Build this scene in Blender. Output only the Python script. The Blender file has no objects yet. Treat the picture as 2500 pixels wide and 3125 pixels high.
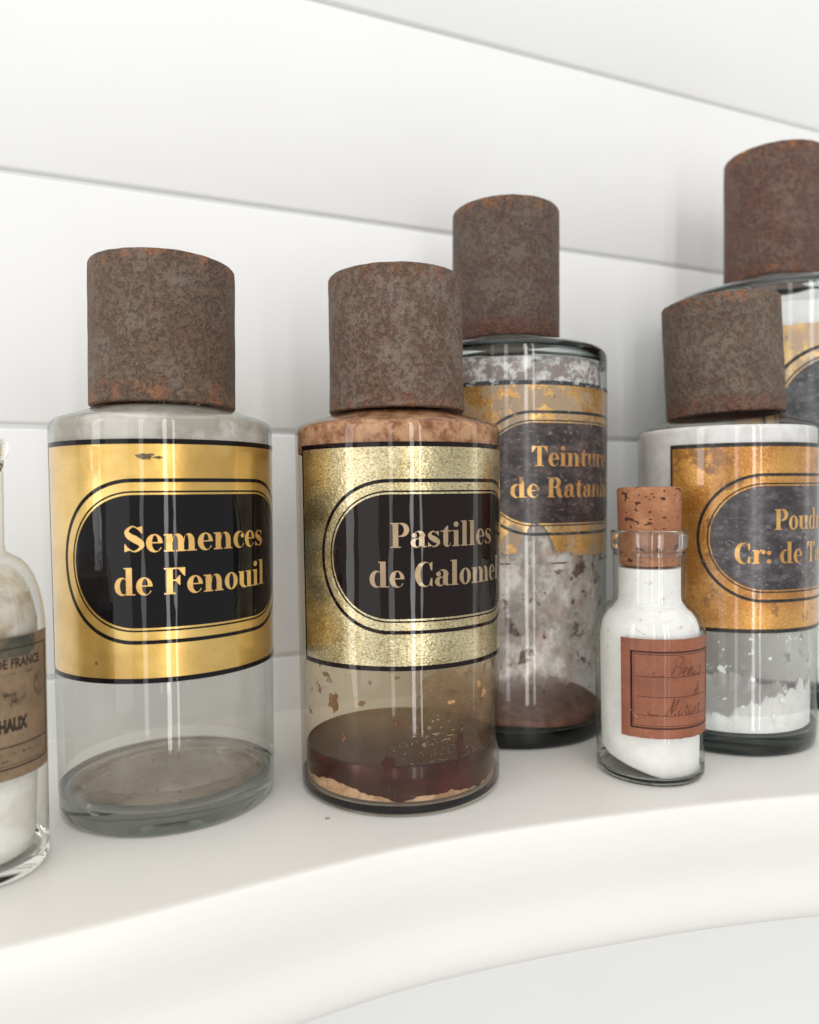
import bpy, bmesh, math, random
from mathutils import Vector, Matrix, noise as mnoise

# ---------------------------------------------------------------- camera, world, lamps, exposure
S = bpy.context.scene
COL = S.collection
R_ = math.radians
PI = math.pi

cd = bpy.data.cameras.new('camera')
cam = bpy.data.objects.new('camera', cd); COL.objects.link(cam)
F_PX, PITCH, YAW, ROLL, DIST, EYE = 2248.1, 0.02481, 0.40263, -0.01023, 0.44722, 0.13337
fw = Vector((math.sin(YAW)*math.cos(PITCH), math.cos(YAW)*math.cos(PITCH), -math.sin(PITCH)))
rt = Vector((math.cos(YAW), -math.sin(YAW), 0)); up = rt.cross(fw)
rt2 = rt*math.cos(ROLL) + up*math.sin(ROLL); up2 = up*math.cos(ROLL) - rt*math.sin(ROLL)
m = Matrix((rt2, up2, -fw)).transposed().to_4x4(); m.translation = Vector((0, -DIST, EYE))
cam.matrix_world = m
cd.sensor_fit = 'HORIZONTAL'; cd.sensor_width = 36; cd.lens = F_PX/2500*36
cd.clip_start = 0.01; cd.clip_end = 50
cd.dof.use_dof = True; cd.dof.focus_distance = 0.315; cd.dof.aperture_fstop = 8.5
S.camera = cam

W = bpy.data.worlds.new('World'); S.world = W; W.use_nodes = True
bg = W.node_tree.nodes['Background']
bg.inputs[0].default_value = (1.0, 0.995, 0.985, 1); bg.inputs[1].default_value = 0.92

def window_or_fill_lamp(loc, target, w, h, power, col=(1, .99, .972)):
    l = bpy.data.lights.new('window_or_fill_light', 'AREA'); l.shape = 'RECTANGLE'; l.size = w; l.size_y = h
    l.energy = power; l.color = col
    o = bpy.data.objects.new('window_or_fill_light', l); COL.objects.link(o)
    o.location = loc
    o.rotation_euler = (Vector(target)-Vector(loc)).to_track_quat('-Z', 'Y').to_euler()
    return o
T0 = (.15, -.1, .15)
def radiance(L, w, h): return L*math.pi*w*h
# bright panes of the tall windows across the room and to either side
for x, y, z, w, h, L in ((-.18, -2.6, .42, .17, 2.5, 15), (.19, -2.62, .42, .10, 2.5, 12.0), (-1.20, -2.5, .42, .20, 2.5, 6.0),
                         (2.4, -.95, .42, .30, 2.3, 2.6), (-2.3, -.80, .42, .40, 2.3, 7.0)):
    window_or_fill_lamp((x, y, z), (T0[0], T0[1], z*.9), w, h, radiance(L, w, h))
# added fill panel at the left, no window; gives the gold a gradient
for x, y, z, w, h, L in ((-2.15, -1.8, .45, 1.15, 2.4, 1.7),):
    window_or_fill_lamp((x, y, z), (T0[0], T0[1], z*.9), w, h, radiance(L, w, h), (1, .99, .97))
window_or_fill_lamp((.2, -1.3, 2.3), (.2, -1.3, 0), 3.0, 2.2, radiance(2.15, 3.0, 2.2), (1, .99, .97))  # added overhead fill, no window; stands in for ceiling bounce
fl = window_or_fill_lamp((.2, -1.7, -1.25), (.2, -1.7, 5), 3.2, 2.0, radiance(.12, 3.2, 2.0), (1, .985, .96))  # added fill facing up, no window; lifts the lower wall and shelf underside

S.view_settings.view_transform = 'Standard'; S.view_settings.look = 'None'
S.view_settings.exposure = -0.70; S.view_settings.gamma = 1
S.render.engine = 'CYCLES'
cy = S.cycles
cy.use_denoising = True; cy.max_bounces = 24; cy.transmission_bounces = 20; cy.transparent_max_bounces = 24
cy.glossy_bounces = 6; cy.diffuse_bounces = 9; cy.sample_clamp_indirect = 0; cy.blur_glossy = 1.0
cy.caustics_reflective = True; cy.caustics_refractive = True

# ---------------------------------------------------------------- node helpers
class G:
    """small helper round a node tree"""
    def __init__(s, name):
        s.m = bpy.data.materials.new(name); s.m.use_nodes = True
        s.t = s.m.node_tree; s.t.nodes.clear()
        s.out = s.t.nodes.new('ShaderNodeOutputMaterial')
        s.tc = s.t.nodes.new('ShaderNodeTexCoord')
    def n(s, typ, **kw):
        x = s.t.nodes.new('ShaderNode'+typ)
        for k, v in kw.items(): setattr(x, k, v)
        return x
    def put(s, sock, v):
        if hasattr(v, 'links') or isinstance(v, bpy.types.NodeSocket): s.t.links.new(v, sock)
        elif isinstance(v, (tuple, list)) and len(v) == 3 and sock.type == 'RGBA': sock.default_value = (*v, 1)
        else: sock.default_value = v
    def math(s, op, a, b=0.0, c=0.0, clamp=False):
        x = s.n('Math', operation=op, use_clamp=clamp)
        s.put(x.inputs[0], a); s.put(x.inputs[1], b); s.put(x.inputs[2], c)
        return x.outputs[0]
    def obj(s): return s.tc.outputs['Object']
    def scaled(s, sc, off=(0, 0, 0)):
        x = s.n('Mapping'); s.put(x.inputs['Vector'], s.obj()); x.inputs['Scale'].default_value = sc
        x.inputs['Location'].default_value = off
        return x.outputs[0]
    def noise(s, scale, detail=4, rough=.55, vec=None, dist=0):
        x = s.n('TexNoise'); s.put(x.inputs['Vector'], vec if vec is not None else s.obj())
        x.inputs['Scale'].default_value = scale; x.inputs['Detail'].default_value = detail
        x.inputs['Roughness'].default_value = rough; x.inputs['Distortion'].default_value = dist
        return x.outputs['Fac']
    def vor(s, scale, vec=None, feat='F1'):
        x = s.n('TexVoronoi', feature=feat); s.put(x.inputs['Vector'], vec if vec is not None else s.obj())
        x.inputs['Scale'].default_value = scale
        return x.outputs['Distance']
    def ramp(s, f, a, b, x=0.0, y=1.0, smooth=True):
        r = s.n('MapRange', interpolation_type='SMOOTHSTEP' if smooth else 'LINEAR')
        s.put(r.inputs['Value'], f)
        for i, v in zip((1, 2, 3, 4), (a, b, x, y)): s.put(r.inputs[i], v)
        return r.outputs[0]
    def mix(s, f, a, b):
        x = s.n('Mix', data_type='RGBA'); s.put(x.inputs[0], f); s.put(x.inputs[6], a); s.put(x.inputs[7], b)
        return x.outputs[2]
    def z(s):
        x = s.n('SeparateXYZ'); s.put(x.inputs[0], s.obj()); return x.outputs['Z']
    def xyz(s):
        x = s.n('SeparateXYZ'); s.put(x.inputs[0], s.obj()); return x.outputs
    def bump(s, h, strength=.3, dist=.001):
        x = s.n('Bump'); x.inputs['Strength'].default_value = strength; x.inputs['Distance'].default_value = dist
        s.put(x.inputs['Height'], h); return x.outputs[0]
    def bsdf(s, **kw):
        x = s.n('BsdfPrincipled')
        for k, v in kw.items(): s.put(x.inputs[k.replace('_', ' ')], v)
        return x
    def done(s, sh, vol=None):
        s.t.links.new(sh if isinstance(sh, bpy.types.NodeSocket) else sh.outputs[0], s.out.inputs['Surface'])
        if vol is not None: s.t.links.new(vol, s.out.inputs['Volume'])
        return s.m
    def over(s, fac, shader):
        """shader where fac = 1, clear where fac = 0"""
        tr = s.n('BsdfTransparent'); mx = s.n('MixShader'); s.put(mx.inputs[0], fac)
        s.t.links.new(tr.outputs[0], mx.inputs[1]); s.t.links.new(shader.outputs[0], mx.inputs[2])
        return mx.outputs[0]

def srgb(r, g, b):
    f = lambda c: (c/255/12.92) if c/255 <= .04045 else ((c/255+.055)/1.055)**2.4
    return (f(r), f(g), f(b))

# ---------------------------------------------------------------- materials
def mat_paint(name, base, rough=.42, streak=(6, 160, 160), bump=.12):
    g = G(name)
    a = g.noise(1.0, 3, .6, g.scaled(streak))
    b = g.noise(22, 4, .55)
    c = g.vor(70)
    h = g.math('ADD', g.math('MULTIPLY', a, .5), g.math('MULTIPLY', b, .7))
    dent = g.ramp(c, 0.0, .035, 0, 1)
    h = g.math('ADD', h, g.math('MULTIPLY', dent, .25))
    f = g.ramp(g.noise(9, 3), .35, .7)
    colr = g.mix(f, tuple(x*.985 for x in base), base)
    return g.done(g.bsdf(Base_Color=colr, Roughness=rough, Normal=g.bump(h, bump, .0006)))

def mat_glass(name, absorb=(.80, .86, .84), density=12, rough=0.0, bump=.0, film=None):
    g = G(name)
    kw = dict(Base_Color=(1, 1, 1), Roughness=rough, IOR=1.5, Transmission_Weight=1.0)
    wob = g.noise(1, 2, .5, g.scaled((28, 28, 9)))
    kw['Normal'] = g.bump(wob, .10 + bump, .0012)
    b = g.bsdf(**kw)
    v = g.n('VolumeAbsorption'); v.inputs['Color'].default_value = (*absorb, 1); v.inputs['Density'].default_value = density
    return g.done(b, v.outputs[0])

def mat_thin(name, clear=(.965, .97, .965), edge=(.50, .54, .52), k=3.2, refl=.75, wob=.20, body=None, amount=0.0):
    """thin glass wall: clear face-on, darker where one looks along it, mirror-like at grazing angles"""
    g = G(name)
    lw = g.n('LayerWeight'); lw.inputs['Blend'].default_value = .5
    nb = g.bump(g.noise(1, 2, .5, g.scaled((30, 30, 9))), wob, .0012)
    f = lw.outputs['Facing']
    R = g.math('MULTIPLY', g.math('ADD', .04, g.math('MULTIPLY', g.math('POWER', f, 5.0), .96)), refl, clamp=True)
    c = g.mix(g.math('POWER', f, k), clear, edge)
    tr = g.n('BsdfTransparent'); g.put(tr.inputs[0], c)
    gl = g.n('BsdfGlossy'); gl.inputs['Roughness'].default_value = .012; g.put(gl.inputs['Normal'], nb); gl.inputs['Color'].default_value = (1, 1, 1, 1)
    mx = g.n('MixShader'); g.put(mx.inputs[0], R); g.t.links.new(tr.outputs[0], mx.inputs[1]); g.t.links.new(gl.outputs[0], mx.inputs[2])
    return g.done(mx)

def mat_rust(name, seed, base=(78, 64, 55), grey=(104, 96, 88), orange=(124, 72, 40), h=.062, redlow=0.0, greyness=.5):
    g = G(name)
    o = (seed*1.7, seed*.9, seed*2.3)
    def nz(sc, d=4, r=.6): return g.noise(sc, d, r, g.scaled((1, 1, 1), o))
    n1, n2, n3, n4 = nz(75, 8, .78), nz(360, 5, .64), nz(1000, 3, .6), nz(170, 6, .7)
    c = g.mix(g.math('MULTIPLY', g.ramp(n1, .56-.25*greyness, .74-.22*greyness), .62), srgb(*base), srgb(*grey))
    pits = g.ramp(g.math('ADD', g.math('MULTIPLY', n2, .80), g.math('MULTIPLY', n1, .20)), .40, .52, 1, 0)
    c = g.mix(g.math('MULTIPLY', pits, .46), c, srgb(70, 46, 33))
    z = g.z()
    rim = g.math('MAXIMUM', g.ramp(z, .011, .002), g.ramp(z, h-.010, h-.001))
    ora = g.math('MULTIPLY', g.math('ADD', g.math('MULTIPLY', rim, .62), .08), g.ramp(n4, .47, .62))
    c = g.mix(g.math('MULTIPLY', ora, 1.0, clamp=True), c, srgb(*orange))
    if redlow:
        low = g.math('MULTIPLY', g.ramp(z, .012, .006), redlow)
        c = g.mix(low, c, srgb(92, 54, 44))
    c = g.mix(g.ramp(n3, .50, .66, 0, .26), c, srgb(150, 128, 108))
    c = g.mix(g.ramp(n3, .32, .46, .45, 0), c, srgb(46, 33, 25))
    hh = g.math('ADD', g.math('MULTIPLY', n2, .8), g.math('MULTIPLY', n3, .45))
    return g.done(g.bsdf(Base_Color=c, Metallic=.15, Roughness=g.ramp(n2, .3, .7, .5, .82), Normal=g.bump(g.math('SUBTRACT', hh, g.math('MULTIPLY', pits, .5)), .9, .0008)))

def mat_gold(name, col, col2, rough=.34, metal=.75, wear=0.0, wearcol=(.25, .2, .15), speck=0.0, coat=1.0, seed=0, streak=0.0, wz=None):
    g = G(name)
    o = (seed*3.1, seed*1.3, seed*.7)
    n1 = g.noise(26, 4, .6, g.scaled((1, 1, 1.6), o)); n2 = g.noise(420, 3, .6, g.scaled((1, 1, 1), o)); n3 = g.noise(70, 6, .7, g.scaled((1, 1, 1), o))
    c = g.mix(g.ramp(n1, .32, .68), col, col2)
    h = g.math('MULTIPLY', n2, 1.0)
    scr = g.noise(1, 3, .7, g.scaled((30, 30, 900), o))
    c = g.mix(g.ramp(scr, .60, .70, 0, .18+streak), c, tuple(x*.5 for x in col))
    if speck:
        fl = g.noise(1, 2, .5, g.scaled((900, 900, 1500), o))
        c = g.mix(g.ramp(fl, .56, .66, 0, speck), c, tuple(x*.18 for x in col2))
        c = g.mix(g.ramp(fl, .44, .34, 0, speck*.9), c, (.95, .88, .62))
        h = g.math('ADD', h, fl)
    if wear:
        w = g.ramp(n3, .62-wear*.3, .70-wear*.3)
        c = g.mix(w, c, wearcol)
        w2 = g.ramp(g.noise(260, 4, .7, g.scaled((1, 1, 1), o)), .60, .66, 0, wear)
        c = g.mix(w2, c, tuple(x*.35 for x in wearcol))
        mt = g.math('MULTIPLY', g.math('SUBTRACT', 1.0, w), metal)
        h = g.math('ADD', h, g.math('MULTIPLY', n3, 1.2))
    else: mt = metal
    return g.done(g.bsdf(Base_Color=c, Metallic=mt, Roughness=rough, Coat_Weight=coat, Coat_Roughness=.03,
                         Normal=g.bump(h, .22 if not speck else .45, .0004)))

def mat_black(name, col=(.006, .005, .006), wear=0.0, wearcol=(.1, .09, .09), coat=1.0, rough=.25, seed=0):
    g = G(name); c = col; h = g.noise(300, 2); o = (seed*2.2, seed, seed*.4)
    if wear:
        n = g.noise(95, 7, .72, g.scaled((1, 1, 1.7), o)); n2 = g.noise(330, 4, .7, g.scaled((1, 1, 1.5), o)); n0 = g.noise(22, 3, .5, g.scaled((1, 1, 2), o))
        c = g.mix(g.ramp(n, .42, .68, 0, wear), col, wearcol)
        c = g.mix(g.math('MULTIPLY', g.ramp(n2, .56, .68), g.ramp(n0, .35, .6, .2, wear)), c, tuple(x*2.4 for x in wearcol))
        h = g.math('ADD', n, n2)
    wob = g.noise(1, 3, .5, g.scaled((75, 75, 12)))
    nb = g.bump(wob, .22, .001)
    return g.done(g.bsdf(Base_Color=c, Roughness=rough, Specular_IOR_Level=.5*wear, Coat_Weight=coat, Coat_IOR=1.34, Coat_Roughness=.02+.22*wear,
                         Normal=g.bump(h, .08+.35*wear, .0004), Coat_Normal=nb))

def mat_film(name, stops, col, col2, cscale=120, cov=(.5, .6), nscale=60, detail=6, base=0.0, rough=.6, seed=0, stretch=(1, 1, 1), maxa=1.0, contrast=(.4, .6)):
    """dried film inside the glass: stops = [(z, amount)...] how much of the glass it covers along the height"""
    g = G(name); o = (seed*1.9, seed*2.7, seed*.8)
    z = g.z()
    amt = None
    r = g.n('ValToRGB'); el = r.color_ramp.elements
    z0, z1 = stops[0][0], stops[-1][0]
    g.put(r.inputs[0], g.ramp(z, z0, z1, smooth=False))
    el[0].position = 0; el[1].position = 1
    el[0].color = (stops[0][1],)*3+(1,); el[1].color = (stops[-1][1],)*3+(1,)
    for zz, a in stops[1:-1]:
        e = el.new((zz-z0)/(z1-z0)); e.color = (a, a, a, 1)
    n = g.noise(nscale, detail, .68, g.scaled(stretch, o))
    thr = g.math('SUBTRACT', 1.0, r.outputs[0])          # amount 1 -> always, 0 -> never
    lo = g.ramp(thr, 0, 1, .18, .86, smooth=False)
    a = g.ramp(n, lo, g.math('ADD', lo, cov[1]-cov[0]), 0, maxa)
    a = g.math('ADD', a, g.math('MULTIPLY', r.outputs[0], base), clamp=True)
    c = g.mix(g.ramp(g.noise(cscale, 6, .7, g.scaled((1, 1, 1), o)), contrast[0], contrast[1]), col, col2)
    b = g.bsdf(Base_Color=c, Roughness=rough, Normal=g.bump(n, .4, .0006))
    return g.done(g.over(a, b))

def mat_powder(name, col, col2, scale=90, bump=.5):
    g = G(name)
    n = g.noise(scale, 6, .65); n2 = g.noise(700, 2)
    c = g.mix(g.ramp(n, .35, .62), col2, col)
    return g.done(g.bsdf(Base_Color=c, Roughness=.9, Specular_IOR_Level=.15, Normal=g.bump(g.math('ADD', n, g.math('MULTIPLY', n2, .4)), bump, .0008)))

def mat_plain(name, col, rough=.6, coat=0.0, spec=.5, var=.25, scale=200):
    g = G(name); n = g.noise(scale, 4, .6)
    c = g.mix(g.ramp(n, .35, .68), tuple(x*(1-var) for x in col), col)
    return g.done(g.bsdf(Base_Color=c, Roughness=rough, Coat_Weight=coat, Coat_Roughness=.05, Specular_IOR_Level=spec, Normal=g.bump(n, .12, .0004)))

M_WALL = mat_paint('white_wall_paint', (.83, .832, .825), .5, (4, 120, 120), .08)
M_SHELF = mat_paint('white_shelf_paint', (.825, .808, .77), .36, (7, 190, 190), .32)

# ---------------------------------------------------------------- mesh helpers
def new_obj(name, verts, faces, mat, parent=None, smooth=True, sharp=None):
    me = bpy.data.meshes.new(name); me.from_pydata([tuple(v) for v in verts], [], faces); me.update()
    bm = bmesh.new(); bm.from_mesh(me); bmesh.ops.remove_doubles(bm, verts=bm.verts, dist=1e-7)
    bmesh.ops.recalc_face_normals(bm, faces=bm.faces); bm.to_mesh(me); bm.free()
    o = bpy.data.objects.new(name, me); COL.objects.link(o)
    if mat: me.materials.append(mat)
    if parent: o.parent = parent
    if smooth:
        me.shade_smooth()
        me.set_sharp_from_angle(angle=R_(sharp or 38))
    return o

def lathe(name, prof, mat, parent=None, n=112, closed=False, jit=None, sharp=38):
    """prof: list of (r, z); r = 0 at an end closes the pole. jit(x,y,z,r) -> (r, z)"""
    V, Fc = [], []
    rings = []
    for r, z in prof:
        if r < 1e-9: rings.append([len(V)]); V.append((0, 0, z)); continue
        ids = []
        for i in range(n):
            a = 2*PI*i/n
            rr, zz = jit(a, z, r) if jit else (r, z)
            ids.append(len(V)); V.append((rr*math.cos(a), rr*math.sin(a), zz))
        rings.append(ids)
    pairs = list(zip(rings, rings[1:]))
    if closed: pairs.append((rings[-1], rings[0]))
    for A, B in pairs:
        if len(A) == 1 and len(B) == 1: continue
        for i in range(n):
            j = (i+1) % n
            if len(A) == 1: Fc.append((A[0], B[j], B[i]))
            elif len(B) == 1: Fc.append((A[i], A[j], B[0]))
            else: Fc.append((A[i], A[j], B[j], B[i]))
    return new_obj(name, V, Fc, mat, parent, sharp=sharp)

def arc(cx, cz, rx, rz, a0, a1, n=6):
    return [(cx+rx*math.cos(R_(a0+(a1-a0)*i/n)), cz+rz*math.sin(R_(a0+(a1-a0)*i/n))) for i in range(n+1)]

def empty(name, loc, label, cat, group=None):
    o = bpy.data.objects.new(name, None); COL.objects.link(o); o.location = loc; o.empty_display_size = .02
    o['label'] = label; o['category'] = cat
    if group: o['group'] = group
    return o

# ---- things printed on a curved surface.  u: arc length (mm, + to the right), v: height above label centre (mm)
class Wrap:
    def __init__(s, radius, theta0, zc):      # radius(z) in m, theta0 in degrees from straight-out
        s.rad, s.t0, s.zc = radius, R_(theta0), zc
    def p(s, u, v, off):
        z = s.zc+v/1000; r0 = s.rad(s.zc); a = s.t0+u/1000/r0; r = s.rad(z)+off/1000
        return (r*math.sin(a), -r*math.cos(a), z)

class Sheet:
    """collects flat shapes and lays them on a Wrap as one thin mesh"""
    def __init__(s, wrap): s.w, s.V, s.F = wrap, [], []
    def quad_strip(s, A, B, off):
        base = len(s.V)
        for a, b in zip(A, B): s.V.append(s.w.p(*a, off)); s.V.append(s.w.p(*b, off))
        for i in range(len(A)-1):
            k = base+2*i; s.F.append((k, k+1, k+3, k+2))
    def columns(s, us, lo, hi, off, rows=4, skirt=None):
        A = []
        for u in us:
            l, h = lo(u), hi(u); A.append([(u, l+(h-l)*j/rows) for j in range(rows+1)])
        base = len(s.V); R = rows+1
        for c in A:
            for q in c: s.V.append(s.w.p(*q, off))
        for i in range(len(A)-1):
            for j in range(rows):
                k = base+i*R+j; s.F.append((k, k+1, k+R+1, k+R))
        if skirt is not None:                                   # edges of the sheet down to the glass
            per = [c[0] for c in A]+[q for q in A[-1][1:]]+[c[-1] for c in A[-2::-1]]+[q for q in A[0][-2::-1]]
            b = len(s.V)
            for q in per: s.V.append(s.w.p(*q, off)); s.V.append(s.w.p(*q, skirt))
            for i in range(len(per)-1):
                k = b+2*i; s.F.append((k, k+1, k+3, k+2))
    def build(s, name, mat, parent, smooth=True): return new_obj(name, s.V, s.F, mat, parent, smooth, sharp=50)

def stadium(hw, hh, n=64):
    """outline of a bar with half-round ends (mm), closed"""
    c = hw-hh; pts = []
    for i in range(60): pts.append((-c+2*c*i/60, -hh))
    for i in range(n+1):
        a = -PI/2+PI*i/n; pts.append((c+hh*math.cos(a), hh*math.sin(a)))
    for i in range(1, 60): pts.append((c-2*c*i/60, hh))
    for i in range(n+1):
        a = PI/2+PI*i/n; pts.append((-c+hh*math.cos(a), hh*math.sin(a)))
    return pts+[pts[0]]
def stad_h(hw, hh):
    c = hw-hh
    def f(u):
        d = abs(u)-c
        return hh if d <= 0 else math.sqrt(max(hh*hh-d*d, 0))
    return f
def lin(a, b, n): return [a+(b-a)*i/n for i in range(n+1)]

# ---------------------------------------------------------------- fat-face lettering (cap height 1)
HL, ST, XH = .046, .205, .66
class Glyphs:
    """each glyph is a list of strips (A points, B points) in units of the cap height, and an advance width"""
    def ring(s, cx, cy, rx, ry, li, ri, ti=HL, a0=0, a1=360, n=28):
        A, B = [], []
        icx = cx+(li-ri)/2; irx = rx-(li+ri)/2; iry = ry-ti
        for i in range(n+1):
            a = R_(a0+(a1-a0)*i/n)
            A.append((cx+rx*math.cos(a), cy+ry*math.sin(a))); B.append((icx+irx*math.cos(a), cy+iry*math.sin(a)))
        return (A, B)
    def rect(s, x0, x1, y0, y1): 
        n = max(1, int((x1-x0)/.15)); xs = lin(x0, x1, n)
        return ([(x, y0) for x in xs], [(x, y1) for x in xs])
    def quad(s, a, b, c, d): return ([a, b], [d, c])
    def ball(s, cx, cy, r): 
        us = [R_(180*i/10) for i in range(11)]
        return ([(cx-r*math.cos(t), cy+r*math.sin(t)) for t in us], [(cx-r*math.cos(t), cy-r*math.sin(t)) for t in us])
    def stroke(s, pts, ws, n=40):
        def cr(P, t):
            k = min(int(t), len(P)-2); f = t-k
            p0, p1, p2, p3 = P[max(k-1, 0)], P[k], P[k+1], P[min(k+2, len(P)-1)]
            return tuple(.5*((2*b)+(c-a)*f+(2*a-5*b+4*c-d)*f*f+(3*b-a-3*c+d)*f**3) for a, b, c, d in zip(p0, p1, p2, p3))
        Q = [(x, y, w) for (x, y), w in zip(pts, ws)]; L = [cr(Q, (len(Q)-1)*i/n) for i in range(n+1)]
        A, B = [], []
        for i, (x, y, w) in enumerate(L):
            x0, y0, _ = L[max(i-1, 0)]; x1, y1, _ = L[min(i+1, n)]
            d = math.hypot(x1-x0, y1-y0) or 1; nx, ny = -(y1-y0)/d, (x1-x0)/d
            A.append((x+nx*w/2, y+ny*w/2)); B.append((x-nx*w/2, y-ny*w/2))
        return (A, B)
    def serif(s, x0, x1, y=0): return s.rect(x0, x1, y, y+HL) if y == 0 else s.rect(x0, x1, y-HL, y)
    def arch(s, x0, x1):     # from stem edge x0 to right stem whose outer edge is x1
        cx = (x0+x1)/2; rx = (x1-x0)/2
        return [s.ring(cx, XH-.30, rx, .31, HL*.8, ST*.98, HL, 0, 180, 16), s.rect(x1-ST*.98, x1, 0, XH-.30), s.serif(x1-ST-.06, x1+.07)]
    def get(s, ch):
        r, q = s.rect, s.quad
        if ch == ' ': return [], .34
        if ch in 'oe' or ch == 'c':
            if ch == 'o': return [s.ring(.28, XH/2, .28, XH/2+.015, ST*.9, ST*.9)], .60
            if ch == 'e': return [s.ring(.27, XH/2, .27, XH/2+.015, ST*.95, ST*.72, HL, 0, 205, 20), s.ring(.27, XH/2, .27, XH/2+.015, ST*.95, .05, HL, 205, 328, 14), r(.12, .54, XH/2-.005, XH/2+.04)], .58
            return [s.ring(.27, XH/2, .27, XH/2+.015, ST*.95, .05, HL, 42, 328, 24), s.ball(.43, XH*.73, .085)], .55
        if ch in 'nh': 
            top = 1.04 if ch == 'h' else XH
            return [r(.07, .07+ST, 0, top), s.serif(0, ST+.13), r(0, .1, top-HL, top)] + s.arch(.07+ST-.02, .07+ST+.40), .80
        if ch == 'm': return [r(.07, .07+ST, 0, XH), s.serif(0, ST+.13), r(0, .1, XH-HL, XH)] + s.arch(.07+ST-.02, .07+ST+.38) + s.arch(.07+ST+.36, .07+ST+.74), 1.13
        if ch == 'u': return [r(.06, .06+ST, .22, XH), r(0, .1, XH-HL, XH), s.ring(.06+ST/2+.17, .22, ST/2+.17, .235, ST, .04, HL, 180, 360, 16), r(.44, .44+ST, 0, XH), r(.37, .46, XH-HL, XH), s.serif(.5, .74)], .76
        if ch == 'r': return [r(.07, .07+ST, 0, XH), s.serif(0, ST+.13), r(0, .1, XH-HL, XH), s.stroke([(.28, XH-.16), (.36, XH-.02), (.46, XH-.02)], [.04, .05, .05], 8), s.ball(.49, XH-.10, .10)], .60
        if ch == 'i': return [r(.07, .07+ST, 0, XH), s.serif(0, ST+.13), r(0, .1, XH-HL, XH), s.ball(.07+ST/2, .90, .115)], .40
        if ch == 'l': return [r(.07, .07+ST, 0, 1.04), s.serif(0, ST+.13), r(0, .1, 1.04-HL, 1.04)], .40
        if ch == 'd': return [s.ring(.26, XH/2, .26, XH/2+.015, ST*.9, .06), r(.40, .40+ST, 0, 1.04), r(.33, .42, 1.04-HL, 1.04), s.serif(.5, .71)], .74
        if ch == 'a': return [r(.32, .32+ST, .06, XH-.22), s.ring(.33, XH-.22, .225, .235, .05, ST, HL, 0, 150, 14), s.ball(.14, XH*.74, .095), s.ring(.21, .185, .21, .20, ST*.85, .05), s.stroke([(.44, .10), (.52, .02), (.62, .05)], [.16, .05, .04], 8)], .64
        if ch == 't': return [r(.11, .11+ST, .15, XH), q((.11, XH), (.11+ST, XH), (.11+ST, .86), (.24, .83)), r(0, .46, XH-HL, XH), s.ring(.11+ST/2+.06, .17, ST/2+.06, .185, ST*.9, .04, HL, 180, 345, 12)], .50
        if ch in 'sS':
            k = 1.0 if ch == 'S' else XH
            wx = .70 if ch == 'S' else .74
            P = [(.58, .80), (.34, .972), (.13, .80), (.20, .62), (.40, .48), (.58, .34), (.60, .18), (.36, .025), (.10, .20)]
            P = [(x*wx/.7*(k if ch == 's' else 1), y*k) for x, y in P]
            ws = [.03, .05, .13, .22, .26, .22, .13, .05, .03]
            kk = 1 if ch == 'S' else .86
            X = lambda x: x*wx/.7*(k if ch == 's' else 1)
            return [s.stroke(P, [w*kk for w in ws]), q((X(.62), .70*k), (X(.645), .70*k), (X(.645), .985*k), (X(.46), .92*k)), q((X(.04), .01*k), (X(.22), .07*k), (X(.065), .31*k), (X(.04), .31*k))], (.76 if ch == 'S' else .53)
        if ch == 'P': return [r(.08, .08+ST, 0, 1), s.serif(0, ST+.17), r(0, .12, 1-HL, 1), r(.3, .42, 1-HL, 1), r(.3, .42, .44, .44+HL), s.ring(.42, .72, .27, .28, .01, ST*.95, HL, -90, 90, 18)], .74
        if ch == 'R': return [r(.08, .08+ST, 0, 1), s.serif(0, ST+.17), r(0, .12, 1-HL, 1), r(.3, .42, 1-HL, 1), r(.3, .42, .48, .48+HL), s.ring(.42, .74, .25, .26, .01, ST*.95, HL, -90, 90, 18), s.stroke([(.42, .50), (.55, .42), (.58, .2), (.66, .03), (.78, .06)], [.06, .18, .22, .14, .03], 16)], .84
        if ch == 'F': return [r(.08, .08+ST, 0, 1), s.serif(0, ST+.17), r(0, .12, 1-HL, 1), r(.28, .70, 1-HL, 1), q((.46, .97), (.66, .68), (.70, .68), (.70, .99)), r(.28, .52, .50, .50+HL), q((.36, .53), (.50, .34), (.53, .34), (.53, .53)), q((.36, .52), (.53, .52), (.53, .71), (.50, .71))], .76
        if ch == 'T': return [r(.25, .25+ST, 0, 1), s.serif(.15, .35+ST), r(0, .735, 1-HL, 1), q((0, .70), (.035, .70), (.2, .97), (0, .99)), q((.70, .70), (.735, .70), (.735, .99), (.535, .97))], .78
        if ch == 'C': return [s.ring(.36, .5, .36, .515, ST*1.05, .05, HL, 42, 318, 30), q((.60, .66), (.66, .66), (.66, 1.0), (.54, .93)), q((.60, .34), (.54, .07), (.66, 0), (.66, .34))], .76
        if ch == ':': return [s.ball(.14, .52, .105), s.ball(.14, .11, .105)], .34
        return [], .4
GL = Glyphs()
def text_width(t): return sum(GL.get(c)[1] for c in t)
def lettering(sheet, t, u0, u1, v, cap, off):
    """set t between u0 and u1 (mm) on baseline v"""
    k = (u1-u0)/(text_width(t)-.06); x = u0; j = 0
    for c in t:
        st, adv = GL.get(c)
        for A, B in st:
            sheet.quad_strip([(x+p[0]*k, v+p[1]*cap) for p in A], [(x+p[0]*k, v+p[1]*cap) for p in B], off+.004*(j % 9)); j += 1
        x += adv*k

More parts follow.
